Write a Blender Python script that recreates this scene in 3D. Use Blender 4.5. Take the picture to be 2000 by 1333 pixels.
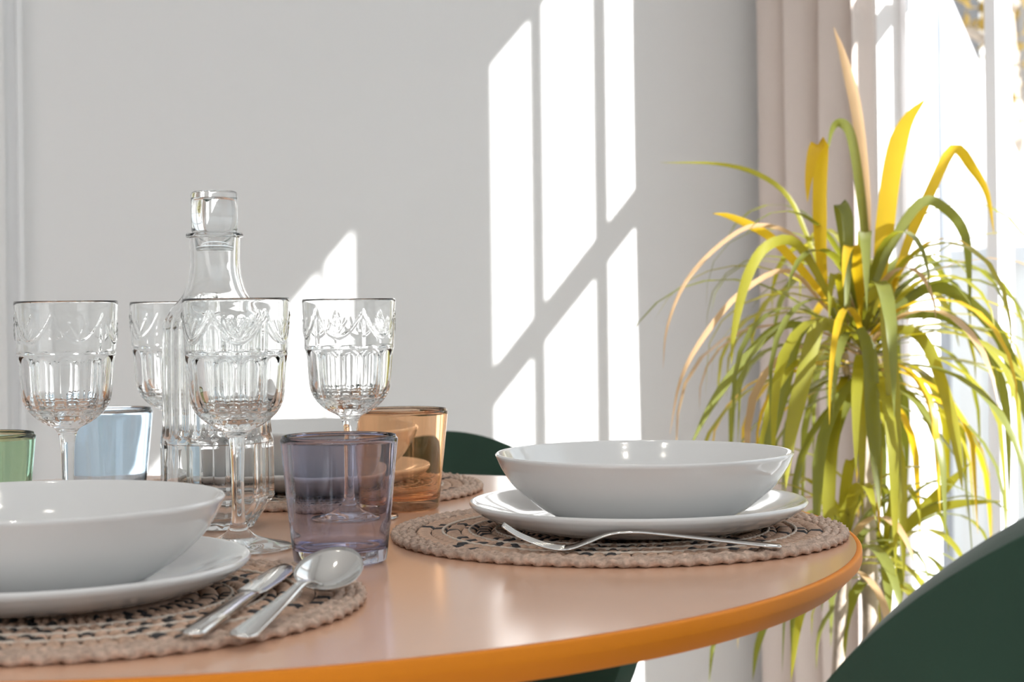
import bpy, bmesh, math, random
from math import sin, cos, pi, sqrt, radians
from mathutils import Matrix, Vector
random.seed(7)
SC = bpy.context.scene
COL = SC.collection
for _o in list(bpy.data.objects):
    bpy.data.objects.remove(_o)

# ------------------------------------------------------------------ camera
CAM_Z, FPX, HOR, ROLL = 0.92, 3350.0, 606.0, 0.0118
TZ = 0.75                                   # table top height
cd = bpy.data.cameras.new('camera')
cam = bpy.data.objects.new('camera', cd)
COL.objects.link(cam)
cd.sensor_width = 36.0
cd.lens = FPX * 36.0 / 2000.0
cd.shift_y = -(666.5 - HOR) / 2000.0
cam.matrix_world = Matrix.Translation((0, 0, CAM_Z)) @ Matrix.Rotation(ROLL, 4, 'Y') @ Matrix.Rotation(pi / 2, 4, 'X')
cd.dof.use_dof = True
cd.dof.focus_distance = 1.28
cd.dof.aperture_fstop = 11.0
cd.clip_start = 0.02
SC.camera = cam

# ------------------------------------------------------------------ room frame (u: from the back wall towards the viewer, w: from the window wall inwards)
RA = radians(20)
CX, CY = 0.509, 3.2
def RW(u, w, z=0.0):
    return Vector((CX + u * sin(RA) - w * cos(RA), CY - u * cos(RA) - w * sin(RA), z))
ROOM_ROT = RA

# ------------------------------------------------------------------ world, sun, exposure
wd = bpy.data.worlds.new('sky')
SC.world = wd
wd.use_nodes = True
wn = wd.node_tree.nodes
bg = wn['Background']
bg.inputs['Color'].default_value = (0.86, 0.94, 1.0, 1)
bg.inputs['Strength'].default_value = 1.45
sl = bpy.data.lights.new('sun', 'SUN')
sl.energy = 14.0
sl.angle = radians(0.53)
sl.color = (1.0, 0.985, 0.965)
sun = bpy.data.objects.new('sun', sl)
COL.objects.link(sun)
_sd = RW(-1.5, 1.0) - RW(0, 0)
_sd = Vector((_sd.x, _sd.y, -1.155)).normalized()
sun.rotation_euler = _sd.to_track_quat('-Z', 'Y').to_euler()
sun.location = (3, -2, 4)
SC.view_settings.view_transform = 'Standard'
SC.view_settings.look = 'None'
SC.view_settings.gamma = 1.0
SC.view_settings.use_curve_mapping = False
SC.view_settings.exposure = 0.07
cy = SC.cycles
cy.max_bounces = 24
cy.diffuse_bounces = 6
cy.glossy_bounces = 8
cy.transmission_bounces = 24
cy.transparent_max_bounces = 16
cy.caustics_refractive = True
cy.caustics_reflective = True
cy.sample_clamp_indirect = 6.0
cy.blur_glossy = 0.5
cy.use_denoising = True

# ------------------------------------------------------------------ materials
def nodes_of(name):
    m = bpy.data.materials.new(name)
    m.use_nodes = True
    nt = m.node_tree
    return m, nt, nt.nodes['Principled BSDF']

def mat(name, col, rough=0.5, metal=0.0, spec=0.5, coat=0.0, noise=0.0, nscale=20.0, bump=0.0, bscale=60.0, stretch=None, sheen=0.0):
    m, nt, b = nodes_of(name)
    b.inputs['Base Color'].default_value = (*col, 1)
    b.inputs['Roughness'].default_value = rough
    b.inputs['Metallic'].default_value = metal
    b.inputs['Specular IOR Level'].default_value = spec
    b.inputs['Coat Weight'].default_value = coat
    b.inputs['Coat Roughness'].default_value = 0.03
    b.inputs['Sheen Weight'].default_value = sheen
    b.inputs['Sheen Roughness'].default_value = 0.35
    tc = nt.nodes.new('ShaderNodeTexCoord')
    vec = tc.outputs['Object']
    if stretch:
        mp = nt.nodes.new('ShaderNodeMapping')
        mp.inputs['Scale'].default_value = stretch
        nt.links.new(vec, mp.inputs['Vector'])
        vec = mp.outputs['Vector']
    if noise:
        n = nt.nodes.new('ShaderNodeTexNoise')
        n.inputs['Scale'].default_value = nscale
        n.inputs['Detail'].default_value = 4
        nt.links.new(vec, n.inputs['Vector'])
        r = nt.nodes.new('ShaderNodeMixRGB')
        r.inputs['Color1'].default_value = (*[c * (1 - noise) for c in col], 1)
        r.inputs['Color2'].default_value = (*[min(1, c * (1 + noise)) for c in col], 1)
        nt.links.new(n.outputs['Fac'], r.inputs['Fac'])
        nt.links.new(r.outputs['Color'], b.inputs['Base Color'])
    if bump:
        n2 = nt.nodes.new('ShaderNodeTexNoise')
        n2.inputs['Scale'].default_value = bscale
        n2.inputs['Detail'].default_value = 5
        nt.links.new(vec, n2.inputs['Vector'])
        bp = nt.nodes.new('ShaderNodeBump')
        bp.inputs['Strength'].default_value = bump
        bp.inputs['Distance'].default_value = 0.002
        nt.links.new(n2.outputs['Fac'], bp.inputs['Height'])
        nt.links.new(bp.outputs['Normal'], b.inputs['Normal'])
    return m

def glass(name, col, rough=0.0, ior=1.5):
    m, nt, b = nodes_of(name)
    nt.nodes.remove(b)
    g = nt.nodes.new('ShaderNodeBsdfGlass')
    g.inputs['Color'].default_value = (*col, 1)
    g.inputs['Roughness'].default_value = rough
    g.inputs['IOR'].default_value = ior
    nt.links.new(g.outputs['BSDF'], nt.nodes['Material Output'].inputs['Surface'])
    return m

def pane_mat(name):
    m, nt, b = nodes_of(name)
    nt.nodes.remove(b)
    t = nt.nodes.new('ShaderNodeBsdfTransparent')
    t.inputs['Color'].default_value = (0.97, 0.98, 0.98, 1)
    g = nt.nodes.new('ShaderNodeBsdfGlossy')
    g.inputs['Roughness'].default_value = 0.01
    lw = nt.nodes.new('ShaderNodeLayerWeight')
    lw.inputs['Blend'].default_value = 0.5
    pw = nt.nodes.new('ShaderNodeMath'); pw.operation = 'POWER'; pw.inputs[1].default_value = 5.0
    f = nt.nodes.new('ShaderNodeMath'); f.operation = 'MULTIPLY_ADD'; f.inputs[1].default_value = 0.9; f.inputs[2].default_value = 0.05
    nt.links.new(lw.outputs['Facing'], pw.inputs[0])
    nt.links.new(pw.outputs[0], f.inputs[0])
    x = nt.nodes.new('ShaderNodeMixShader')
    nt.links.new(f.outputs[0], x.inputs['Fac'])
    nt.links.new(t.outputs['BSDF'], x.inputs[1])
    nt.links.new(g.outputs['BSDF'], x.inputs[2])
    nt.links.new(x.outputs['Shader'], nt.nodes['Material Output'].inputs['Surface'])
    return m

def leaf_mat(name, front, trans, tmix=0.5, rough=0.35):
    m, nt, b = nodes_of(name)
    b.inputs['Roughness'].default_value = rough
    tc = nt.nodes.new('ShaderNodeTexCoord')
    n = nt.nodes.new('ShaderNodeTexNoise')
    n.inputs['Scale'].default_value = 14
    nt.links.new(tc.outputs['Object'], n.inputs['Vector'])
    r = nt.nodes.new('ShaderNodeMixRGB')
    r.inputs['Color1'].default_value = (*[c * .75 for c in front], 1)
    r.inputs['Color2'].default_value = (*[min(1, c * 1.25) for c in front], 1)
    nt.links.new(n.outputs['Fac'], r.inputs['Fac'])
    nt.links.new(r.outputs['Color'], b.inputs['Base Color'])
    t = nt.nodes.new('ShaderNodeBsdfTranslucent')
    t.inputs['Color'].default_value = (*trans, 1)
    x = nt.nodes.new('ShaderNodeMixShader')
    x.inputs['Fac'].default_value = tmix
    nt.links.new(b.outputs['BSDF'], x.inputs[1])
    nt.links.new(t.outputs['BSDF'], x.inputs[2])
    nt.links.new(x.outputs['Shader'], nt.nodes['Material Output'].inputs['Surface'])
    return m

def emit(name, col, s):
    m, nt, b = nodes_of(name)
    b.inputs['Base Color'].default_value = (0, 0, 0, 1)
    b.inputs['Emission Color'].default_value = (*col, 1)
    b.inputs['Emission Strength'].default_value = s
    return m

M = {
    'wall': mat('wall_paint', (0.79, 0.79, 0.79), 0.7, bump=0.05, bscale=180),
    'ceiling': mat('ceiling_paint', (0.82, 0.82, 0.82), 0.8, bump=0.04, bscale=150),
    'floor': mat('oak_floor', (0.44, 0.41, 0.39), 0.4, noise=0.25, nscale=6, stretch=(1, 14, 1)),
    'trim': mat('white_trim', (0.80, 0.81, 0.82), 0.35, bump=0.02),
    'frame': mat('window_frame_paint', (0.78, 0.80, 0.83), 0.3, bump=0.02),
    'pane': pane_mat('window_glass'),
    'curtain': mat('curtain_cloth', (0.62, 0.53, 0.48), 0.85, bump=0.25, bscale=500, noise=0.03, nscale=200),
    'top': mat('table_laminate', (0.76, 0.45, 0.30), 0.16, spec=0.65, noise=0.05, nscale=5, bump=0.01, bscale=300),
    'edge': mat('orange_edge', (0.84, 0.27, 0.018), 0.6, spec=0.2, noise=0.04),
    'porcelain': mat('white_porcelain', (0.76, 0.755, 0.745), 0.12, coat=0.6, noise=0.01),
    'metal': mat('polished_steel', (0.70, 0.69, 0.67), 0.10, metal=1.0, bump=0.01),
    'velvet': mat('green_velvet', (0.009, 0.040, 0.022), 0.75, sheen=0.22, noise=0.25, nscale=9, bump=0.1, bscale=400),
    'leg': mat('black_metal', (0.03, 0.03, 0.03), 0.4, noise=0.1),
    'clear': glass('clear_glass', (0.985, 0.99, 0.99)),
    'violet': glass('violet_glass', (0.86, 0.862, 0.915)),
    'orange': glass('orange_glass', (1.0, 0.875, 0.755)),
    'blue': glass('blue_glass', (0.905, 0.96, 1.0)),
    'green': glass('green_glass', (0.845, 0.915, 0.825)),
    'straw': mat('natural_straw', (0.54, 0.36, 0.26), 0.75, noise=0.7, nscale=160, bump=0.4, bscale=400),
    'straw_dark': mat('black_straw', (0.035, 0.033, 0.036), 0.7, noise=0.4, nscale=120, bump=0.4, bscale=400),
    'rope': mat('natural_rope', (0.56, 0.405, 0.315), 0.8, noise=0.75, nscale=260, bump=0.5, bscale=500),
    'twine': mat('pale_twine', (0.66, 0.56, 0.47), 0.8, noise=0.3, nscale=200, bump=0.3, bscale=500),
    'leaf_green': leaf_mat('green_leaf', (0.16, 0.18, 0.05), (0.46, 0.46, 0.03), 0.34),
    'leaf_lime': leaf_mat('lime_leaf', (0.27, 0.27, 0.035), (0.66, 0.56, 0.02), 0.40),
    'leaf_gold': leaf_mat('golden_leaf', (0.62, 0.42, 0.03), (0.95, 0.62, 0.02), 0.5),
    'leaf_dry': leaf_mat('dry_leaf', (0.56, 0.38, 0.22), (0.75, 0.5, 0.25), 0.35),
    'bark': mat('plant_bark', (0.50, 0.42, 0.35), 0.8, noise=0.45, nscale=60, bump=0.7, bscale=90),
    'pot': mat('white_pot', (0.75, 0.73, 0.70), 0.5, noise=0.05),
    'soil': mat('soil', (0.06, 0.04, 0.03), 0.95, noise=0.4, nscale=80, bump=0.8),
    'outside': mat('outside_render', (0.74, 0.73, 0.71), 0.8, noise=0.06, nscale=3),
    'facade': mat('grey_facade', (0.085, 0.075, 0.065), 0.8, noise=0.3, nscale=2),
    'dark_glass': mat('dark_glass', (0.05, 0.055, 0.06), 0.1, noise=0.1),
    'pave': mat('pale_paving', (0.62, 0.60, 0.57), 0.8, noise=0.12, nscale=4),
    'tree_leaf': leaf_mat('yellow_tree_leaf', (0.22, 0.14, 0.015), (0.32, 0.2, 0.015), 0.45),
    'post': mat('post_grey', (0.30, 0.32, 0.36), 0.5, noise=0.05),
    'canvas': mat('white_canvas', (0.62, 0.62, 0.63), 0.8, noise=0.02),
    'lamp': emit('lamp_glow', (1.0, 0.93, 0.82), 150.0),
}

# ------------------------------------------------------------------ helpers
def link_mesh(name, me, parent=None, mats=(), smooth=True):
    o = bpy.data.objects.new(name, me)
    COL.objects.link(o)
    for m in mats:
        me.materials.append(m)
    if smooth:
        for p in me.polygons:
            p.use_smooth = True
    if parent:
        o.parent = parent
    return o

def from_bm(name, bm, m, parent=None, smooth=False, recalc=True):
    if recalc:
        bmesh.ops.recalc_face_normals(bm, faces=bm.faces)
    me = bpy.data.meshes.new(name)
    bm.to_mesh(me)
    bm.free()
    return link_mesh(name, me, parent, m if isinstance(m, (list, tuple)) else [m], smooth)

def tag(o, label=None, cat=None, group=None, kind=None):
    if label: o['label'] = label
    if cat: o['category'] = cat
    if group: o['group'] = group
    if kind: o['kind'] = kind
    return o

def empty(name, loc, rz=0.0):
    e = bpy.data.objects.new(name, None)
    e.empty_display_size = 0.05
    COL.objects.link(e)
    e.location = loc
    e.rotation_euler = (0, 0, rz)
    return e

def copy_tree(o, parent=None):
    c = o.copy()
    COL.objects.link(c)
    if parent:
        c.parent = parent
    for ch in [x for x in o.children]:
        copy_tree(ch, c)
    return c

def box(bm, x0, x1, y0, y1, z0, z1, fn=None):
    vs = [Vector((x, y, z)) for z in (z0, z1) for y in (y0, y1) for x in (x0, x1)]
    if fn: vs = [fn(*v) for v in vs]
    v = [bm.verts.new(p) for p in vs]
    for f in ((0, 2, 3, 1), (4, 5, 7, 6), (0, 1, 5, 4), (2, 6, 7, 3), (0, 4, 6, 2), (1, 3, 7, 5)):
        bm.faces.new([v[i] for i in f])

def room_box(bm, u0, u1, w0, w1, z0, z1):
    box(bm, u0, u1, w0, w1, z0, z1, lambda u, w, z: RW(u, w, z))

def lathe(bm, prof, n=64, rf=None, closed=False, mi=0):
    """spin (r, z) points; rf(theta, r, z, index) -> r changes the radius; r == 0 is a pole"""
    rings = []
    for i, (r, z) in enumerate(prof):
        if r < 1e-6:
            rings.append([bm.verts.new((0, 0, z))])
        else:
            ring = []
            for k in range(n):
                t = 2 * pi * k / n
                rr = rf(t, r, z, i) if rf else r
                ring.append(bm.verts.new((rr * cos(t), rr * sin(t), z)))
            rings.append(ring)
    pairs = list(zip(rings[:-1], rings[1:]))
    if closed: pairs.append((rings[-1], rings[0]))
    for a, b in pairs:
        for k in range(n):
            k2 = (k + 1) % n
            if len(a) == 1 and len(b) == 1: continue
            if len(a) == 1: f = bm.faces.new((a[0], b[k2], b[k]))
            elif len(b) == 1: f = bm.faces.new((a[k], a[k2], b[0]))
            else: f = bm.faces.new((a[k], a[k2], b[k2], b[k]))
            f.material_index = mi

def spline(pts, per=6):
    """Catmull-Rom through 2-D or 3-D points"""
    P = [Vector(p) for p in pts]
    P = [P[0] * 2 - P[1]] + P + [P[-1] * 2 - P[-2]]
    out = []
    for i in range(1, len(P) - 2):
        a, b, c, d = P[i - 1:i + 3]
        for k in range(per):
            t = k / per
            out.append(0.5 * ((2 * b) + (c - a) * t + (2 * a - 5 * b + 4 * c - d) * t * t + (3 * b - a - 3 * c + d) * t ** 3))
    out.append(P[-2])
    return out

def tube(bm, pts, rad, n=8, cap=True):
    pts = [Vector(p) for p in pts]
    rings = []
    for i, p in enumerate(pts):
        d = (pts[min(i + 1, len(pts) - 1)] - pts[max(i - 1, 0)]).normalized()
        a = d.orthogonal().normalized() if abs(d.z) < .99 else Vector((1, 0, 0))
        if abs(d.z) < .99:
            a = d.cross(Vector((0, 0, 1))).normalized()
        b = d.cross(a).normalized()
        r = rad[i] if isinstance(rad, (list, tuple)) else rad
        rings.append([bm.verts.new(p + (a * cos(2 * pi * k / n) + b * sin(2 * pi * k / n)) * r) for k in range(n)])
    for a, b in zip(rings[:-1], rings[1:]):
        for k in range(n):
            bm.faces.new((a[k], a[(k + 1) % n], b[(k + 1) % n], b[k]))
    if cap:
        bm.faces.new(rings[0][::-1]); bm.faces.new(rings[-1])

def px_ray(px, py):
    xr, yr = (px - 1000.0) / FPX, (py - HOR) / FPX
    return Vector((cos(ROLL) * xr - sin(ROLL) * yr, 1.0, -(sin(ROLL) * xr + cos(ROLL) * yr)))
def at(px, py, D):
    return Vector((0, 0, CAM_Z)) + px_ray(px, py) * D

# ================================================================== the room
H = 2.60
U1, W1 = 4.6, 3.3
WT = 0.16
def struct(o):
    o['kind'] = 'structure'
    return o
bm = bmesh.new(); room_box(bm, -0.15, U1 + .1, -WT, W1 + .1, -0.10, 0.0)
struct(from_bm('floor', bm, M['floor']))
bm = bmesh.new(); room_box(bm, -0.15, U1 + .1, -WT, W1 + .1, H, H + 0.1)
struct(from_bm('ceiling', bm, M['ceiling']))
bm = bmesh.new(); room_box(bm, -0.12, 0.0, -WT, W1 + .1, 0, H)
struct(from_bm('wall_back', bm, M['wall']))
# unseen half wall added behind the viewer to cut fill light; the left wall ends there too
bm = bmesh.new(); room_box(bm, U1, U1 + .1, -WT, W1 + .1, 0, 1.45)
struct(from_bm('wall_fill_cut', bm, M['wall']))
bm = bmesh.new(); room_box(bm, 0, U1, W1, W1 + .1, 0, H)
struct(from_bm('wall_left', bm, M['wall']))
# right wall with two openings
A0, A1, B0, B1 = 0.264, 1.116, 1.243, 2.40
ZB, ZT = 0.06, 2.20
bm = bmesh.new()
room_box(bm, 0, A0, -WT, 0, 0, H)
room_box(bm, A1, B0, -WT, 0, 0, H)
room_box(bm, B1, U1, -WT, 0, 0, H)
for a, b in ((A0, A1), (B0, B1)):
    room_box(bm, a, b, -WT, 0, ZT, H)
    room_box(bm, a, b, -WT, 0, 0, ZB)
struct(from_bm('wall_right', bm, M['wall']))

def bar(name, u0, u1, z0, z1, parent, w=-0.10, dep=0.03, m='frame'):
    b = bmesh.new(); room_box(b, u0, u1, w - dep / 2, w + dep / 2, z0, z1)
    return from_bm(name, b, M[m], parent)

def window(name, u0, u1, mull, trans, st=0.022):
    e = empty(name, (0, 0, 0)); struct(e)
    bar('frame_stile', u0, u0 + st, ZB, ZT, e, dep=.03)
    bar('frame_stile', u1 - .03, u1, ZB, ZT, e, w=-.13, dep=.04)
    bar('frame_rail', u0 + st, u1 - .03, ZT - .055, ZT, e, dep=.03)
    bar('frame_rail', u0 + st, u1 - .03, ZB, ZB + .10, e, dep=.03)
    for (uc, wd_, dp) in mull:
        bar('mullion', uc - wd_ / 2, uc + wd_ / 2, ZB + .10, ZT - .055, e, dep=dp)
    for (a, b, z, hh, dp) in trans:
        bar('transom', a, b, z - hh / 2, z + hh / 2, e, dep=dp)
    edges = [u0 + st] + [c for c, _, _ in mull] + [u1 - .03]
    hw = [0] + [x / 2 for _, x, _ in mull] + [0]
    for i in range(len(edges) - 1):
        b = bmesh.new()
        a0, a1 = edges[i] + hw[i], edges[i + 1] - hw[i + 1]
        b.faces.new([b.verts.new(RW(*p)) for p in ((a0, -.1, ZB + .1), (a1, -.1, ZB + .1), (a1, -.1, ZT - .055), (a0, -.1, ZT - .055))])
        from_bm('pane', b, M['pane'], e)
    return e
window('window_1', A0, A1, [(0.523, .030, .030), (0.704, .024, .012), (0.8864, .022, .012)],
       [(A0 + .05, .508, 1.467, .03, .02), (.538, A1 - .03, 1.567, .042, .026)])
window('window_2', B0, B1, [(1.472, .012, .008), (1.70, .012, .009), (1.95, .03, .03), (2.17, .012, .009)],
       [(B0 + .05, B1 - .03, 1.567, .030, .022)])
for u0, u1 in ((A0, A1), (B0, B1)):                       # sky portals help the renderer find the windows
    ld = bpy.data.lights.new('window_portal', 'AREA'); ld.shape = 'RECTANGLE'
    ld.size = u1 - u0; ld.size_y = ZT - ZB; ld.cycles.is_portal = True
    lo = bpy.data.objects.new('window_portal', ld); COL.objects.link(lo)
    lo.matrix_world = Matrix.Translation(RW((u0 + u1) / 2, -WT - .01, (ZB + ZT) / 2)) @ \
        (RW(0, 1) - RW(0, 0)).to_track_quat('-Z', 'Z').to_matrix().to_4x4()
    lo.visible_camera = True
# baseboards and the casing at the left
bm = bmesh.new(); room_box(bm, 0, .015, 0.0, 1.369, 0, .09)
struct(from_bm('baseboard_back', bm, M['trim']))
e = empty('trim_1', (0, 0, 0)); struct(e)
bm = bmesh.new(); room_box(bm, 0, .030, 1.369, 1.378, 0, H); from_bm('moulding', bm, M['trim'], e)
bm = bmesh.new(); room_box(bm, 0, .020, 1.378, 1.3975, 0, H); from_bm('casing', bm, M['trim'], e)
bm = bmesh.new(); room_box(bm, 0, .034, 1.3975, 1.43, 0, H); from_bm('moulding', bm, M['wall'], e)

# ceiling spots
lamp0 = None
for (u, w, what) in ((1.55, 1.10, 'the right-hand bowl, nearest the back wall'), (2.2, 1.75, 'the front left bowl, furthest from the window'), (2.5, 1.0, 'the spoon, nearest the viewer')):
    t = empty('ceiling_spot', RW(u, w, H)) if lamp0 is None else copy_tree(lamp0)
    t.location = RW(u, w, H)
    if lamp0 is None:
        bm = bmesh.new(); lathe(bm, [(.030, -.001), (.045, -.001), (.047, -.008), (.042, -.012), (.031, -.010)], 32, closed=True)
        from_bm('trim_ring', bm, M['trim'], t, True)
        bm = bmesh.new(); lathe(bm, [(0, -.0055), (.0295, -.0055), (.0295, -.0015), (0, -.0015)], 24)
        from_bm('bulb', bm, M['lamp'], t, True)
        lamp0 = t
    tag(t, 'small round recessed ceiling spotlight reflected in ' + what, 'ceiling light', 'recessed ceiling spots')

# ------------------------------------------------------------------ curtain
def curtain():
    e = empty('curtain', RW(0.2, 0.07, 0))
    bm = bmesh.new()
    n, rows = 180, 14
    vs = []
    for j in range(rows + 1):
        z = 0.02 + (H - 0.06) * j / rows
        row = []
        for i in range(n + 1):
            s = i / n
            ph = s * 2 * pi * 4.1
            amp = 0.034 + .006 * sin(7 * s)
            fold = abs(sin(pi * 3.25 * s + .30)) ** .85
            d = 0.006 + (.092 - .026 * s) * fold + .003 * sin(3 * z + s * 9)
            u = 0.052 + 0.315 * s + (-.0185) * sin(2 * (pi * 3.25 * s + .30)) + .003 * sin(2 * z + 5 * s)
            row.append(bm.verts.new(RW(u, d, z) - e.location))
        vs.append(row)
    for j in range(rows):
        for i in range(n):
            bm.faces.new((vs[j][i], vs[j][i + 1], vs[j + 1][i + 1], vs[j + 1][i]))
    c = from_bm('cloth', bm, M['curtain'], e, True)
    sm = c.modifiers.new('thickness', 'SOLIDIFY'); sm.thickness = .0025
    bm = bmesh.new()
    tube(bm, [RW(.02, .066, H - .035) - e.location, RW(2.6, .066, H - .035) - e.location], .012, 12)
    from_bm('rail', bm, M['trim'], e, True)
    tag(e, 'pinkish beige floor-length curtain gathered in the corner beside the window', 'curtain')
curtain()

# ================================================================== outside the window
bm = bmesh.new(); room_box(bm, -16, 6, -14, -WT - .005, -.14, -.05)
struct(from_bm('ground', bm, M['pave']))
bm = bmesh.new(); room_box(bm, -5.0, 4.5, -1.42, -1.30, -.05, 1.03)
par = from_bm('parapet', bm, M['outside'])
e = empty('terrace_wall', (0, 0, 0)); tag(e, 'white rendered terrace wall outside the window', 'wall')
par.parent = e; par.name = 'masonry'
bm = bmesh.new(); room_box(bm, -5.0, 4.5, -1.45, -1.27, 1.03, 1.075); from_bm('coping', bm, M['canvas'], e)

bm = bmesh.new(); tube(bm, [(0, 0, 0), (0, 0, 3.2)], .022, 12)
t = empty('terrace_post', (1.16, 4.62, -.05)); o = from_bm('pole', bm, M['post'], t, True)
bm = bmesh.new(); lathe(bm, [(0, 0), (.06, 0), (.06, .012), (0, .012)], 24); from_bm('foot', bm, M['frame'], t)
tag(t, 'slim pale grey post standing outside the window', 'post')

def building():
    e = empty('building', (4.2, 15, -.1))
    bm = bmesh.new(); box(bm, -5, 5, 0, 3, 0, 7); from_bm('wall', bm, M['facade'], e)
    for i in range(6):
        for j in range(3):
            x = -4.2 + i * 1.6; z = .8 + j * 2.2
            bm = bmesh.new(); box(bm, x - .09, x + .99, -.06, .0, z - .09, z + 1.49); f = from_bm('window', bm, M['outside'], e)
            bm = bmesh.new(); box(bm, x, x + .9, -.08, -.05, z, z + 1.4); from_bm('pane', bm, M['dark_glass'], f)
    tag(e, 'grey brown house far beyond the window', 'building')
building()

def tree():
    e = empty('tree', (2.42, 8.2, -.1))
    bm = bmesh.new(); tube(bm, [(0, 0, 0), (.03, 0, 1.2), (-.05, .05, 2.4), (.1, 0, 3.6)], [.10, .08, .06, .03], 10); from_bm('trunk', bm, M['bark'], e, True)
    rnd = random.Random(3)
    for k in range(7):
        a = rnd.random() * 6.28; z0 = 1.7 + k * .25
        bm = bmesh.new(); tube(bm, [(0, 0, z0), (cos(a) * .4, sin(a) * .4, z0 + .25), (cos(a) * .85, sin(a) * .8, z0 + .35)], [.03, .02, .008], 6)
        from_bm('branch', bm, M['bark'], e, True)
    bm = bmesh.new()
    for k in range(900):
        while True:
            p = Vector((rnd.uniform(-1, 1), rnd.uniform(-1, 1), rnd.uniform(-1, 1)))
            if .15 < p.length < 1: break
        p = Vector((p.x * .95, p.y * .95, p.z * 1.2 + 2.65))
        q = Matrix.Rotation(rnd.random() * 6.28, 3, (rnd.uniform(-1, 1), rnd.uniform(-1, 1), rnd.uniform(-1, 1) + .01))
        s = rnd.uniform(.03, .06)
        v = [bm.verts.new(p + q @ Vector(c) * s) for c in ((-1, 0, 0), (0, -.55, .1), (1, 0, 0), (0, .55, .1))]
        bm.faces.new(v)
    f = from_bm('foliage', bm, M['tree_leaf'], e); f['kind'] = 'stuff'
    tag(e, 'yellow-leaved autumn tree outside behind the window glass', 'tree')
tree()

def parasol():
    e = empty('garden_parasol', (1.53, 6.2, -.1))
    bm = bmesh.new(); tube(bm, [(0, 0, 0), (0, 0, 2.32)], .02, 12); from_bm('pole', bm, M['frame'], e, True)
    bm = bmesh.new(); lathe(bm, [(0, .0), (.28, .0), (.28, .05), (.05, .08), (0, .08)], 32); from_bm('base', bm, M['outside'], e)
    bm = bmesh.new()
    lathe(bm, [(.02, 2.24), (.10, 2.03), (.20, 1.76), (.32, 1.44), (.42, 1.16), (.40, 1.16), (.18, 1.74), (.02, 2.15)], 64,
          rf=lambda t, r, z, i: r * (1 + .07 * sin(10 * t)), closed=True)
    from_bm('canopy', bm, M['canvas'], e, True)
    tag(e, 'half folded white garden parasol on the terrace outside', 'parasol')
parasol()

# ================================================================== table
TC = Vector((-0.262, 1.31, 0)); TR = 0.517
def table():
    e = empty('dining_table', (TC.x, TC.y, 0))
    bm = bmesh.new()
    lathe(bm, [(0, TZ), (.2, TZ), (.4, TZ), (TR - .004, TZ), (TR - .0042, TZ - .004), (0, TZ - .004)], 200)
    from_bm('tabletop', bm, M['top'], e, False)
    bm = bmesh.new()
    pr = [(TR - .004, TZ - .0003)] + [(TR - .0015 + .0015 * sin(a), TZ - .0018 + .0015 * cos(a)) for a in [pi / 8 * k for k in range(0, 5)]] + \
         [(TR, TZ - .0078), (TR - .0006, TZ - .0092), (TR - .012, TZ - .0205), (TR - .014, TZ - .0216), (TR - .018, TZ - .022), (.03, TZ - .022), (.03, TZ - .0045), (TR - .0042, TZ - .0045)]
    lathe(bm, pr, 200, closed=True)
    o = from_bm('edge_band', bm, M['edge'], e, True); o['label'] = 'rounded ochre orange edge'
    for p in o.data.polygons:
        p.use_smooth = p.center.z > TZ - .0215 and math.hypot(p.center.x, p.center.y) > .3
    bm = bmesh.new()
    lathe(bm, [(0, .03), (.05, .03), (.045, .08), (.04, .3), (.042, .62), (.07, .70), (.16, TZ - .0225), (0, TZ - .0225)], 48)
    from_bm('pedestal', bm, M['edge'], e, True)
    bm = bmesh.new()
    lathe(bm, [(0, 0), (.27, 0), (.275, .006), (.26, .014), (.10, .03), (0, .03)], 64)
    from_bm('base', bm, M['edge'], e, True)
    tag(e, 'round dining table with peach top and orange edge laid for a meal', 'table')
table()

# ------------------------------------------------------------------ placemats
def rope_ring(R, minor, hgt, nt_, zc, name, m, seg_mul=4, amp=.22):
    bm = bmesh.new()
    n = nt_ * seg_mul
    k = 8
    rings = []
    for i in range(n):
        t = 2 * pi * i / n
        ring = []
        for j in range(k):
            p = 2 * pi * j / k
            a = 1 + amp * sin(nt_ * t + 2 * p)
            ring.append(bm.verts.new(((R + minor * a * cos(p)) * cos(t), (R + minor * a * cos(p)) * sin(t), max(0, zc + hgt * a * sin(p)))))
        rings.append(ring)
    for i in range(n):
        a, b = rings[i], rings[(i + 1) % n]
        for j in range(k):
            bm.faces.new((a[j], b[j], b[(j + 1) % k], a[(j + 1) % k]))
    return from_bm(name, bm, M[m], None, True)

def straw_mesh(bits, seed):
    rnd = random.Random(seed)
    bm = bmesh.new()
    r0, r1 = .062, .152
    nb = len(bits)
    prev = None
    for b in range(nb):
        ra, rb = r0 + (r1 - r0) * b / nb, r0 + (r1 - r0) * (b + 1) / nb
        secs = []
        for q, r in ((0, ra + .0004), (.25, ra + .0025), (.75, rb - .0025), (1, rb - .0004)):
            hw = r * pi / 96 * .94
            top = .0052 if 0 < q < 1 else .0036
            top += rnd.uniform(-.0004, .0004)
            j = rnd.uniform(-.0005, .0005)
            secs.append([bm.verts.new((r, -hw + j, .0028)), bm.verts.new((r, -hw * .6 + j, top * .93)), bm.verts.new((r, j, top)),
                         bm.verts.new((r, hw * .6 + j, top * .93)), bm.verts.new((r, hw + j, .0028))])
        for a, c in zip(secs[:-1], secs[1:]):
            for i in range(4):
                f = bm.faces.new((a[i], c[i], c[i + 1], a[i + 1])); f.material_index = bits[b]
        for s in (secs[0], secs[-1]):
            f = bm.faces.new(s); f.material_index = bits[b]
    bmesh.ops.recalc_face_normals(bm, faces=bm.faces)
    me = bpy.data.meshes.new('straw_bundle')
    bm.to_mesh(me); bm.free()
    me.materials.append(M['straw']); me.materials.append(M['straw_dark'])
    for p in me.polygons: p.use_smooth = True
    return me

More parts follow.
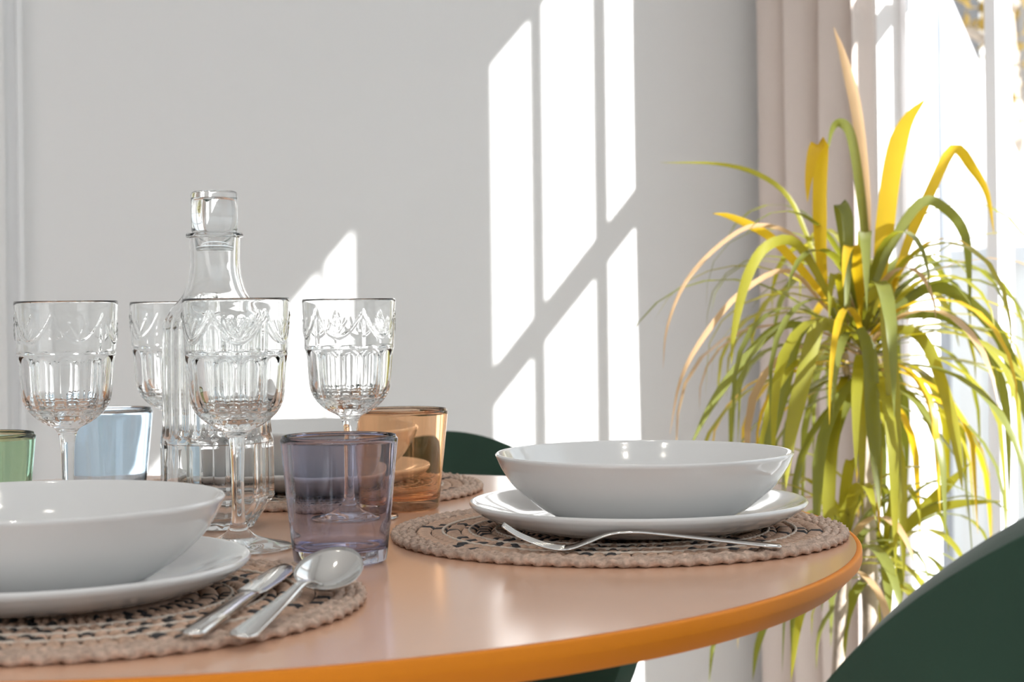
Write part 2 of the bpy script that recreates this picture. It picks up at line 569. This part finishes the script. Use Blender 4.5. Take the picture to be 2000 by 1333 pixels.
STRAWS = {}
def make_mat():
    e = empty('placemat', (0, 0, TZ))
    bm = bmesh.new(); lathe(bm, [(0, .0002), (.166, .0002), (.166, .0014), (0, .0014)], 96)
    from_bm('backing', bm, M['straw_dark'], e)
    bm = bmesh.new(); lathe(bm, [(0, .0015), (.066, .0015), (.066, .0044), (.05, .0050), (0, .0050)], 64)
    from_bm('woven_centre', bm, M['rope'], e, True)
    for R, nt_ in ((.1555, 66), (.1615, 70), (.1673, 74)):
        o = rope_ring(R, .0031, .0030, nt_, .0030, 'rope_coil', 'rope', 6, .38); o.parent = e
    for R in (.092, .112, .132):
        o = rope_ring(R, .0011, .0011, int(R * 800), .0046, 'twine_ring', 'twine'); o.parent = e
    for i in range(96):
        k = i % 12
        bits = []
        for b in range(8):
            half = 5.4 - b * .55
            on = abs(k - 5.5) < half and (k + b) % 2 == 0
            if (i * 7 + b * 13) % 8 == 0: on = not on and b < 6
            bits.append(1 if on else 0)
        key = (tuple(bits), i % 3)
        if key not in STRAWS: STRAWS[key] = straw_mesh(bits, hash(key) % 9999)
        o = bpy.data.objects.new('straw_bundle', STRAWS[key]); COL.objects.link(o); o.parent = e
        o.rotation_euler = (0, 0, 2 * pi * i / 96)
    return e
MATS = [((0.078, 1.291), .3, 'round woven straw placemat under the right-hand bowl at the table edge'),
        ((-0.258, 0.998), 1.1, 'round woven straw placemat under the front bowl with spoon and knife on it'),
        ((-0.200, 1.630), .9, 'round woven straw placemat at the far side of the table')]
m0 = make_mat()
for i, (p, rz, lb) in enumerate(MATS):
    o = m0 if i == 0 else copy_tree(m0)
    o.location = (p[0], p[1], TZ + .0002); o.rotation_euler = (0, 0, rz)
    tag(o, lb, 'placemat', 'woven placemats')

# ------------------------------------------------------------------ plates and bowls
def plate_mesh():
    bm = bmesh.new()
    out = spline([(.060, .0030), (.080, .0008), (.090, .0014), (.106, .0056), (.118, .0112), (.1250, .0164)], 5)
    inn = spline([(.1266, .0190), (.1248, .0208), (.117, .0186), (.100, .0128), (.084, .0078), (.072, .0062), (.040, .0056)], 5)
    prof = [(0, .0030)] + [(v.x, v.y) for v in out] + [(v.x, v.y) for v in inn] + [(0, .0055)]
    lathe(bm, prof, 128)
    return from_bm('dinner_plate', bm, M['porcelain'], None, True)
def bowl_mesh():
    bm = bmesh.new()
    out = spline([(.050, .0020), (.058, .0005), (.065, .0015), (.0815, .0110), (.0980, .0255), (.1070, .0385), (.1108, .0466)], 6)
    inn = spline([(.1118, .0490), (.1096, .0498), (.1045, .0425), (.094, .0285), (.077, .0150), (.056, .0080), (.03, .0060)], 6)
    prof = [(0, .0020)] + [(v.x, v.y) for v in out] + [(v.x, v.y) for v in inn] + [(0, .0058)]
    lathe(bm, prof, 128)
    return from_bm('pasta_bowl', bm, M['porcelain'], None, True)
PZ = TZ + .0062
p0, b0 = plate_mesh(), bowl_mesh()
SET = [((.0928, 1.290), (.0978, 1.290), 'at the right under the bowl on the mat with the fork', 'standing on the plate at the right of the table, whole in view'),
       ((-.283, 1.008), (-.283, 1.008), 'in the front left corner beside spoon and knife', 'in the front left corner, nearest and cut by the frame'),
       ((-.200, 1.632), (-.200, 1.632), 'at the far side behind the violet tumbler', 'at the far side, half hidden behind the violet tumbler')]
for i, (pp, bp, l1, l2) in enumerate(SET):
    o = p0 if i == 0 else copy_tree(p0)
    o.location = (pp[0], pp[1], PZ); tag(o, 'flat white porcelain plate ' + l1, 'plate', 'white dinner plates')
    o = b0 if i == 0 else copy_tree(b0)
    o.location = (bp[0], bp[1], PZ + .0062 + .0001); tag(o, 'white porcelain bowl ' + l2, 'bowl', 'white pasta bowls')

# ------------------------------------------------------------------ glasses
def smoothstep(a, b, x):
    t = max(0.0, min(1.0, (x - a) / (b - a)))
    return t * t * (3 - 2 * t)
def wine_mesh():
    bm = bmesh.new()
    NP = 12
    outer = [(0, .0002), (.030, .0002), (.0380, .0010), (.0385, .0022), (.036, .0036), (.024, .0062), (.014, .0095), (.0080, .0140), (.0055, .020), (.0046, .030),
             (.0045, .045), (.0048, .060), (.0054, .072), (.0068, .0800), (.0095, .0845), (.0160, .0880), (.0235, .0930), (.0290, .0985), (.0320, .1035), (.0338, .1090),
             (.0348, .118), (.0356, .130), (.0363, .1385), (.0369, .1405), (.0367, .1425), (.0368, .146), (.0370, .150), (.0372, .155), (.0374, .160), (.0377, .166), (.0380, .172), (.0384, .1790)]
    inner = [(.0380, .1808), (.0373, .1790), (.0366, .165), (.0357, .148), (.0350, .138), (.0338, .122), (.0325, .111), (.030, .104), (.025, .0985), (.016, .0955), (0, .0945)]
    o2 = [(v.x, v.y) for v in spline(outer[1:], 5)]
    i2 = [(v.x, v.y) for v in spline(inner[:-1], 4)]
    prof = [(0, .0002)] + o2 + i2 + [(0, .0945)]
    no = len(o2)
    def rf(t, r, z, i):
        if i > no: return r
        if .084 < z < .141:                              # cut panels on the lower half, arched at the top
            q = ((t * NP / (2 * pi)) % 1.0) * 2 - 1       # -1..1 across a panel
            arch = .141 - .0065 * q * q
            k = smoothstep(arch, arch - .004, z) * smoothstep(.084, .093, z)
            flat = cos(pi / NP) / cos(q * pi / NP)
            r = r * (1 + k * ((flat - 1) * 1.35 - .012 + .012 * q * q))
            if z < .107:                                 # cut star in the base of the bowl
                kk = smoothstep(.085, .092, z) * smoothstep(.107, .100, z)
                r *= 1 + kk * .035 * abs(sin(NP * t)) * (1 if int(z * 1000) % 4 < 2 else -.4)
        elif z > .143:                                   # pressed garlands on the upper half
            q = ((t * 6 / (2 * pi)) % 1.0) * 2 - 1
            zz = .150 + .020 * q * q
            r += .0009 * math.exp(-((z - zz) / .0011) ** 2) + .0008 * math.exp(-((abs(q) - .97) / .03) ** 2) * smoothstep(.172, .168, z)
            r += .0008 * math.exp(-((z - .1535 - .03 * abs(q)) / .001) ** 2) * (abs(q) < .35)
        return r
    # refine the upper bowl for the relief
    fine = []
    for a, b in zip(prof[:-1], prof[1:]):
        fine.append(a)
    fine.append(prof[-1])
    lathe(bm, prof, 216, rf)
    return from_bm('wine_glass', bm, M['clear'], None, True)
WG = [((-.1987, 1.234), 'clear cut-glass wine glass in front of the carafe, nearest of the four', .2),
      ((-.3370, 1.296), 'clear cut-glass wine glass before the blue tumbler, furthest left', .5),
      ((-.1340, 1.409), 'clear cut-glass wine glass behind the violet tumbler, right of the carafe', .9),
      ((-.2930, 1.490), 'clear cut-glass wine glass half hidden behind the carafe', .35)]
g0 = wine_mesh()
for i, (p, lb, rz) in enumerate(WG):
    o = g0 if i == 0 else copy_tree(g0)
    o.location = (p[0], p[1], TZ); o.rotation_euler = (0, 0, rz); tag(o, lb, 'wine glass', 'cut wine glasses')

def tumbler_mesh(m):
    bm = bmesh.new()
    out = spline([(.0285, .0004), (.0308, .0012), (.0318, .0035), (.0330, .014), (.0365, .048), (.0398, .0815)], 5)
    inn = spline([(.0400, .0838), (.0390, .0847), (.0381, .0835), (.0352, .052), (.0318, .018), (.0285, .0105), (.020, .0090)], 5)
    prof = [(0, .0016), (.022, .0016)] + [(v.x, v.y) for v in out] + [(v.x, v.y) for v in inn] + [(0, .0088)]
    lathe(bm, prof, 96)
    return from_bm('tumbler', bm, M[m], None, True)
for (p, m, lb) in (((-.1187, 1.167), 'violet', 'violet smoky glass tumbler beside the spoon in front'),
                   ((-.0963, 1.475), 'orange', 'orange glass tumbler in front of the green chair'),
                   ((-.3630, 1.534), 'blue', 'pale blue glass tumbler behind the left wine glass'),
                   ((-.3830, 1.227), 'green', 'green glass tumbler at the left border, cut by the frame')):
    o = tumbler_mesh(m); o.location = (p[0], p[1], TZ); tag(o, lb, 'tumbler', 'coloured tumblers')

def carafe():
    e = empty('carafe', (-.235, 1.36, TZ))
    outer = [(.024, .0004), (.0280, .0012), (.0300, .004), (.0445, .0245), (.0453, .030), (.0453, .064), (.0448, .0690), (.0436, .0730), (.0424, .0775), (.0418, .087), (.0418, .130), (.0412, .158), (.0392, .166),
             (.0345, .1745), (.0285, .181), (.0245, .187), (.0215, .196), (.0198, .207), (.0196, .216), (.0199, .2285), (.0202, .2300), (.0223, .2306), (.0226, .2320), (.0222, .2334)]
    inner = [(.0190, .2338), (.0176, .2325), (.0168, .222), (.0166, .207), (.0185, .195), (.0215, .186), (.0262, .178), (.0330, .169), (.0365, .160), (.0378, .150), (.0380, .09), (.0392, .068), (.0398, .030), (.0350, .018), (.026, .0095), (.012, .0080)]
    o2 = [(v.x, v.y) for v in spline(outer, 5)]
    i2 = [(v.x, v.y) for v in spline(inner, 4)]
    no = len(o2)
    NF = 26
    def rf(t, r, z, i):
        if i > no: return r
        q = abs(sin(NF * t / 2))
        if .073 < z < .172:
            k = smoothstep(.073, .078, z) * smoothstep(.172, .160, z)
            r += k * .0014 * (q - .5)
        elif z <= .073:
            k = smoothstep(.001, .006, z) * smoothstep(.0735, .066, z)
            g = ((t * 10 / (2 * pi)) % 1.0) * 2 - 1
            r *= 1 + k * ((cos(pi / 10) / cos(g * pi / 10) - 1) * 1.0)
            r += k * .0006 * (q - .5)
        return r
    bm = bmesh.new()
    lathe(bm, [(0, .0012)] + o2 + i2 + [(0, .0078)], 240, rf)
    from_bm('body', bm, M['clear'], e, True)
    # hollow stopper: outer skin and an inner cavity
    bm = bmesh.new()
    so = [(.0142, .2195), (.0150, .2205), (.0160, .2330), (.0178, .2345), (.0182, .2360), (.0184, .2640), (.0178, .2660), (.0165, .2668)]
    lathe(bm, [(0, .2195)] + so + [(0, .2660)], 64)
    si = [(.0118, .2230), (.0130, .2245), (.0138, .2360), (.0150, .2390), (.0153, .2590), (.0140, .2615)]
    lathe(bm, ([(0, .2230)] + si + [(0, .2612)])[::-1], 64)
    from_bm('stopper', bm, M['clear'], e, True, recalc=True)
    tag(e, 'tall ribbed clear glass carafe with a cylindrical glass stopper', 'carafe')
carafe()

# ------------------------------------------------------------------ cutlery
def loft(bm, secs):
    """secs: list of (centre Vector, half width, half thickness); rounded flat section, width along y"""
    rings = []
    for c, hw, ht in secs:
        rings.append([bm.verts.new(c + Vector((0, hw * a, ht * b))) for a, b in
                      ((1, 0), (.85, .75), (0, 1), (-.85, .75), (-1, 0), (-.85, -.75), (0, -1), (.85, -.75))])
    for a, b in zip(rings[:-1], rings[1:]):
        for k in range(8):
            bm.faces.new((a[k], a[(k + 1) % 8], b[(k + 1) % 8], b[k]))
    bm.faces.new(rings[0][::-1]); bm.faces.new(rings[-1])

def fork():
    e = empty('dinner_fork', (0, 0, 0))
    # local: x along the length, tines at x = 0, handle end at x = .188
    path = lambda x: spline_z(x)
    key = [(0, .0165), (.012, .0090), (.030, .0022), (.045, .0008), (.058, .0050), (.072, .0098), (.088, .0112), (.105, .0102), (.150, .0055), (.182, .0022), (.188, .0018)]
    def spline_z(x):
        for (a, za), (b, zb) in zip(key[:-1], key[1:]):
            if x <= b:
                t = (x - a) / (b - a); t = t * t * (3 - 2 * t) if False else t
                return za + (zb - za) * t
        return key[-1][1]
    pts = spline([(a, 0, z) for a, z in key], 5)
    def hw(x):
        if x < .058: return .0115
        if x < .078: return .0115 + (.0034 - .0115) * (x - .058) / .02
        if x < .10: return .0034
        return .0034 + .0060 * min(1, (x - .10) / .075) if x < .183 else .0075
    bm = bmesh.new()
    body = [p for p in pts if p.x >= .042]
    loft(bm, [(p, hw(p.x), .0011) for p in body])
    from_bm('handle', bm, M['metal'], e, True)
    for k in range(4):
        y = (k - 1.5) * .0064
        bm = bmesh.new()
        tp = [p for p in pts if p.x <= .046]
        loft(bm, [(Vector((p.x, y * (.85 + .15 * min(1, p.x / .04)), p.z)), .0010 + .0012 * min(1, p.x / .03), .0009) for p in tp])
        from_bm('tine', bm, M['metal'], e, True)
    return e
fk = fork()
fk.location = (-.008, 1.172, TZ + .0068)
fk.rotation_euler = (0, 0, radians(-4.5))
tag(fk, 'polished steel fork lying tines left on the right-hand placemat', 'fork')

def knife():
    e = empty('table_knife', (0, 0, 0))
    bm = bmesh.new()
    secs = [(Vector((x, 0, .003)), w, t) for x, w, t in ((0, .004, .0016), (.004, .0062, .0022), (.05, .0060, .0026), (.10, .0050, .0026), (.115, .0050, .0024), (.122, .006, .0016))]
    loft(bm, secs); from_bm('handle', bm, M['metal'], e, True)
    bm = bmesh.new()
    secs = [(Vector((x, y, .003)), w, t) for x, y, w, t in ((.120, 0, .0055, .0010), (.132, .001, .0092, .0010), (.17, .001, .0100, .0010), (.205, .0015, .0092, .0009), (.225, .003, .0060, .0008), (.236, .005, .0015, .0006))]
    loft(bm, secs); from_bm('blade', bm, M['metal'], e, True)
    return e
kn = knife()
kn.location = (-.1620, .858, TZ + .0066)
kn.rotation_euler = (0, 0, math.atan2(.235, .020))
tag(kn, 'steel table knife lying beside the spoon on the front placemat', 'knife')

def spoon():
    e = empty('soup_spoon', (0, 0, 0))
    bm = bmesh.new()
    key = [(0, .0012), (.02, .0018), (.08, .0070), (.110, .0105), (.128, .0085), (.1415, .0042)]
    pts = spline([(a, 0, z) for a, z in key], 5)
    def hw(x):
        if x < .008: return .0055 + .0030 * x / .008
        if x < .10: return .0085 - .0050 * (x - .008) / .092
        return .0035 + .002 * max(0, (x - .125) / .016)
    loft(bm, [(p, hw(p.x), .0013) for p in pts]); from_bm('handle', bm, M['metal'], e, True)
    bm = bmesh.new()
    L, Wd, cx = .0325, .0215, .1705
    nr, na = 10, 48
    top = []
    for side in (0, 1):
        c = bm.verts.new((cx, 0, -.0010 if side else 0.0))
        rings = []
        for i in range(1, nr + 1):
            s = i / nr
            ring = []
            for k in range(na):
                a = 2 * pi * k / na
                x = cx + L * s * cos(a)
                y = Wd * s * sin(a) * (1 - .12 * cos(a))
                z = .0100 * (s ** 2.1) + .24 * (x - cx)
                ring.append(bm.verts.new((x, y, z - (.0012 if side and i < nr else (.0006 if side else 0)))))
            rings.append(ring)
        for k in range(na):
            bm.faces.new((c, rings[0][k], rings[0][(k + 1) % na]))
        for a, b in zip(rings[:-1], rings[1:]):
            for k in range(na):
                bm.faces.new((a[k], b[k], b[(k + 1) % na], a[(k + 1) % na]))
        top.append(rings[-1])
    for k in range(na):
        bm.faces.new((top[0][k], top[0][(k + 1) % na], top[1][(k + 1) % na], top[1][k]))
    from_bm('spoon_bowl', bm, M['metal'], e, True)
    return e
sp = spoon()
sp.location = (-.1387, .858, TZ + .0072); sp.scale = (.88, .88, .88)
sp.rotation_euler = (radians(8), radians(-1.8), math.atan2(.165, .033))
tag(sp, 'shiny steel spoon with its bowl up, lying against the violet tumbler', 'spoon')

# ------------------------------------------------------------------ chairs
def chair():
    """local: faces +y, floor at z = 0, backrest at y ~ -.22"""
    e = empty('dining_chair', (0, 0, 0))
    def shell(name, half_w, half_h, zc, thick, wrap, lean):
        bm = bmesh.new()
        n = 28
        vs = {}
        for i in range(n + 1):
            for j in range(n + 1):
                s, t = -1 + 2 * i / n, -1 + 2 * j / n
                x = s * sqrt(1 - t * t / 2); z = t * sqrt(1 - s * s / 2)
                y = wrap * x * x * (1 - .25 * z) - lean * z
                vs[i, j] = bm.verts.new((x * half_w, y - .23, zc + z * half_h))
        for i in range(n):
            for j in range(n):
                bm.faces.new((vs[i, j], vs[i + 1, j], vs[i + 1, j + 1], vs[i, j + 1]))
        o = from_bm(name, bm, M['velvet'], e, True)
        sm = o.modifiers.new('padding', 'SOLIDIFY'); sm.thickness = thick; sm.offset = 0
        bv = o.modifiers.new('roll', 'BEVEL'); bv.width = thick * .49; bv.segments = 4; bv.limit_method = 'ANGLE'; bv.angle_limit = radians(50)
        return o
    shell('backrest', .245, .205, .600, .032, .16, .05)
    bm = bmesh.new()
    n = 64
    prof = [(0, .40), (.165, .40), (.188, .415), (.195, .44), (.188, .462), (.165, .474), (.10, .476), (0, .475)]
    lathe(bm, prof, n, rf=lambda t, r, z, i: r * (1 + .05 * abs(sin(2 * t)) ** 2))
    from_bm('seat', bm, M['velvet'], e, True)
    for sx in (-1, 1):
        for sy in (-1, 1):
            bm = bmesh.new(); tube(bm, [(sx * .20, sy * .19, 0), (sx * .15, sy * .14, .405)], [.009, .014], 12)
            from_bm('leg', bm, M['leg'], e, True)
    return e
c0 = chair()
c0.location = (-.076, 1.85, 0); c0.rotation_euler = (0, 0, pi + .05)
c0.scale = (.87, 1, .955)
tag(c0, 'dark green velvet chair behind the table, its rounded back showing past the orange tumbler', 'chair', 'green velvet chairs')
c1 = copy_tree(c0)
c1.location = (.399, 1.145, 0.0); c1.rotation_euler = (0, 0, .20); c1.scale = (1.04, 1.04, 1.074)
tag(c1, 'dark green velvet chair in the lower right corner, its back towards the viewer', 'chair', 'green velvet chairs')

# ------------------------------------------------------------------ plant
PD = 2.15
P0 = at(1690, 640, PD)
def leaf_mesh(pts, width, fold=.25, tip=.6, face=None):
    """ribbon along pts (list of Vector) with a V fold"""
    bm = bmesh.new()
    n = len(pts)
    rows = []
    for i, p in enumerate(pts):
        t = i / (n - 1)
        d = (pts[min(i + 1, n - 1)] - pts[max(i - 1, 0)]).normalized()
        side = d.cross(face if face else Vector((0, 0, 1)))
        side = side.normalized() if side.length > .15 else (rows_side if rows else Vector((1, 0, 0)))
        if rows and side.dot(rows_side) < 0: side = -side
        rows_side = side
        up = side.cross(d).normalized()
        w = width * (.55 + .45 * min(1, t / .25)) * (1 if t < tip else max(.03, ((1 - t) / (1 - tip)) ** .8)) * .5
        rows.append((bm.verts.new(p - side * w + up * w * fold), bm.verts.new(p), bm.verts.new(p + side * w + up * w * fold)))
    for a, b in zip(rows[:-1], rows[1:]):
        bm.faces.new((a[0], b[0], b[1], a[1])); bm.faces.new((a[1], b[1], b[2], a[2]))
    return bm

def arch(r, length, az, el, droop, n=11, start=Vector((0, 0, 0))):
    p = start.copy(); out = [p.copy()]
    e = el
    for i in range(n - 1):
        st = length / (n - 1)
        p = p + Vector((cos(az) * cos(e), sin(az) * cos(e), sin(e))) * st
        out.append(p.copy())
        e = max(-1.50, e - droop * (0.6 + 1.1 * i / n))
    return out

def plant():
    base = Vector((P0.x, P0.y, 0))
    e = empty('dracaena_plant', base)
    tag(e, 'tall potted dracaena with long drooping green and yellow leaves by the window', 'plant')
    rnd = random.Random(11)
    # pot
    bm = bmesh.new()
    lathe(bm, [(0, 0), (.115, 0), (.12, .01), (.15, .26), (.155, .28), (.148, .285), (.140, .27), (.138, .25), (0, .25)], 48)
    pot = from_bm('pot', bm, M['pot'], e, True)
    bm = bmesh.new(); lathe(bm, [(0, .251), (.137, .251), (.10, .258), (0, .262)], 32); s = from_bm('soil', bm, M['soil'], e); 
    L = lambda px, py, D=PD: at(px, py, D) - base
    heads = []
    def stem(pts, r):
        q = spline(pts, 6)
        bm = bmesh.new(); tube(bm, q, [r * (1.1 - .25 * i / len(q)) * (1 + .10 * (i % 3 - 1)) for i in range(len(q))], 10)
        from_bm('stem', bm, M['bark'], e, True)
        heads.append(q[-1])
    stem([(0.01, 0, .255), L(1700, 1200), L(1693, 1000), L(1688, 860), L(1690, 720), L(1688, 640)], .0105)
    stem([L(1690, 850), L(1725, 800), L(1722, 730), L(1716, 690)], .006)
    stem([L(1690, 830), L(1668, 790), L(1655, 740), L(1650, 690)], .005)
    stem([(-.05, -.03, .255), L(1640, 1250, PD - .04), L(1650, 1120, PD - .04), L(1655, 1060, PD - .04)], .008)
    stem([(.06, .03, .255), L(1735, 1230, PD + .04), L(1732, 1130, PD + .04), L(1728, 1085, PD + .04)], .008)
    mats = ['leaf_green', 'leaf_lime', 'leaf_gold', 'leaf_dry']
    def add(pts, w, m, fold=.25, tip=.6, face=None):
        bm = leaf_mesh(pts, w, fold, tip, face)
        return from_bm('leaf', bm, M[m], e, True, recalc=False)
    # hand-placed leaves: pixel paths, depth at root and tip, width in metres, colour
    hand = [
        ([(1712, 600), (1728, 450), (1745, 320), (1770, 240), (1808, 193)], -.02, -.04, .026, 'leaf_gold'),
        ([(1610, 590), (1602, 480), (1600, 380), (1603, 285), (1590, 300), (1580, 350), (1577, 395)], -.05, -.10, .020, 'leaf_gold'),
        ([(1690, 560), (1690, 400), (1675, 230), (1650, 120), (1628, 52)], .02, .06, .016, 'leaf_dry'),
        ([(1700, 590), (1690, 460), (1675, 330), (1660, 258), (1640, 240), (1625, 255), (1616, 300)], .02, .04, .014, 'leaf_green'),
        ([(1735, 590), (1775, 470), (1815, 380), (1862, 292), (1900, 330), (1928, 380), (1942, 460)], -.02, .02, .015, 'leaf_gold'),
        ([(1640, 620), (1580, 470), (1540, 385), (1480, 340), (1400, 320), (1290, 318)], -.05, -.02, .007, 'leaf_lime'),
        ([(1625, 600), (1560, 520), (1500, 460), (1430, 425), (1392, 417)], -.06, -.08, .012, 'leaf_gold'),
        ([(1620, 590), (1560, 470), (1480, 440), (1410, 475), (1340, 550), (1303, 640), (1295, 720)], -.07, -.10, .006, 'leaf_dry'),
        ([(1620, 610), (1540, 530), (1450, 570), (1380, 650), (1330, 740), (1308, 850)], -.07, -.12, .0075, 'leaf_dry'),
        ([(1630, 600), (1560, 480), (1500, 480), (1460, 540), (1435, 640), (1428, 715)], -.08, -.13, .014, 'leaf_lime'),
        ([(1655, 600), (1650, 470), (1640, 400), (1655, 430), (1655, 540), (1650, 620)], -.09, -.14, .016, 'leaf_green'),
        ([(1700, 580), (1740, 480), (1800, 395), (1850, 410), (1885, 460), (1893, 540), (1895, 610)], -.06, -.05, .014, 'leaf_green'),
        ([(1690, 590), (1730, 560), (1735, 640), (1745, 760), (1752, 860), (1760, 985)], -.10, -.17, .020, 'leaf_lime'),
        ([(1680, 640), (1700, 690), (1705, 790), (1712, 900), (1718, 1000)], -.10, -.16, .022, 'leaf_green'),
        ([(1650, 650), (1600, 640), (1570, 740), (1545, 850), (1535, 955)], -.10, -.16, .022, 'leaf_lime'),
        ([(1620, 640), (1560, 650), (1530, 760), (1500, 870), (1480, 940)], -.08, -.14, .018, 'leaf_green'),
        ([(1600, 640), (1520, 640), (1440, 720), (1385, 800), (1345, 880)], -.06, -.10, .013, 'leaf_green'),
        ([(1720, 640), (1800, 660), (1850, 780), (1870, 880), (1880, 960)], -.06, -.10, .016, 'leaf_lime'),
        ([(1730, 620), (1850, 620), (1930, 700), (1965, 800), (1972, 990)], -.03, -.06, .016, 'leaf_green'),
        ([(1730, 620), (1830, 560), (1940, 640), (1990, 760), (2010, 860)], -.03, -.05, .018, 'leaf_green'),
        ([(1655, 1060), (1650, 980), (1662, 900), (1668, 920)], -.05, -.08, .016, 'leaf_lime'),
        ([(1728, 1085), (1790, 1010), (1850, 950), (1895, 905)], .02, .0, .016, 'leaf_lime'),
        ([(1728, 1085), (1790, 1010), (1870, 985), (1960, 980)], .0, -.02, .013, 'leaf_lime'),
        ([(1640, 1080), (1600, 1100), (1560, 1200), (1545, 1330)], -.06, -.1, .018, 'leaf_lime'),
        ([(1560, 1150), (1510, 1190), (1480, 1260), (1470, 1330)], -.02, -.04, .010, 'leaf_green'),
        ([(1560, 1160), (1420, 1170), (1395, 1250), (1385, 1333)], -.02, -.04, .009, 'leaf_green'),
    ]
    for pts, d0, d1, w, m in hand:
        n = len(pts)
        P = [L(x, y, PD + d0 + (d1 - d0) * i / (n - 1)) for i, (x, y) in enumerate(pts)]
        q = spline(P, 4)
        # ribbon faces roughly the viewer: use a view-independent side vector from the leaf's own bend
        add(q, w * .9, m, .2, .62, Vector((rnd.uniform(-.3, .6), 1, rnd.uniform(-.1, .5))))
    # the rest of the crown
    H0 = heads[0]
    for k in range(118):
        az = k * 2.39996 + rnd.uniform(-.2, .2)
        lay = k / 118
        el = radians(75 - 95 * lay + rnd.uniform(-10, 10))
        ln = rnd.uniform(.22, .38) * (1 - .15 * (lay < .2))
        start = H0 + Vector((cos(az) * .008, sin(az) * .008, .03 - .115 * lay))
        if rnd.random() < .3:
            start = heads[1 + k % 2] + Vector((0, 0, .02 - .05 * lay))
        m = rnd.choices(mats, (.50, .32, .12, .06))[0]
        add(arch(0, ln, az, el, rnd.uniform(.20, .33), start=start), rnd.uniform(.009, .017), m, rnd.uniform(.1, .35))
    for hd, cnt in ((heads[3], 26), (heads[4], 26)):
        for k in range(cnt):
            az = k * 2.39996 + rnd.uniform(-.3, .3); lay = k / cnt
            start = hd + Vector((cos(az) * .006, sin(az) * .006, .02 - .06 * lay))
            add(arch(0, rnd.uniform(.14, .24), az, radians(70 - 80 * lay), rnd.uniform(.16, .30), start=start), rnd.uniform(.010, .016),
                rnd.choices(mats, (.5, .38, .06, .06))[0], .25)
plant()
bpy.context.view_layer.update()
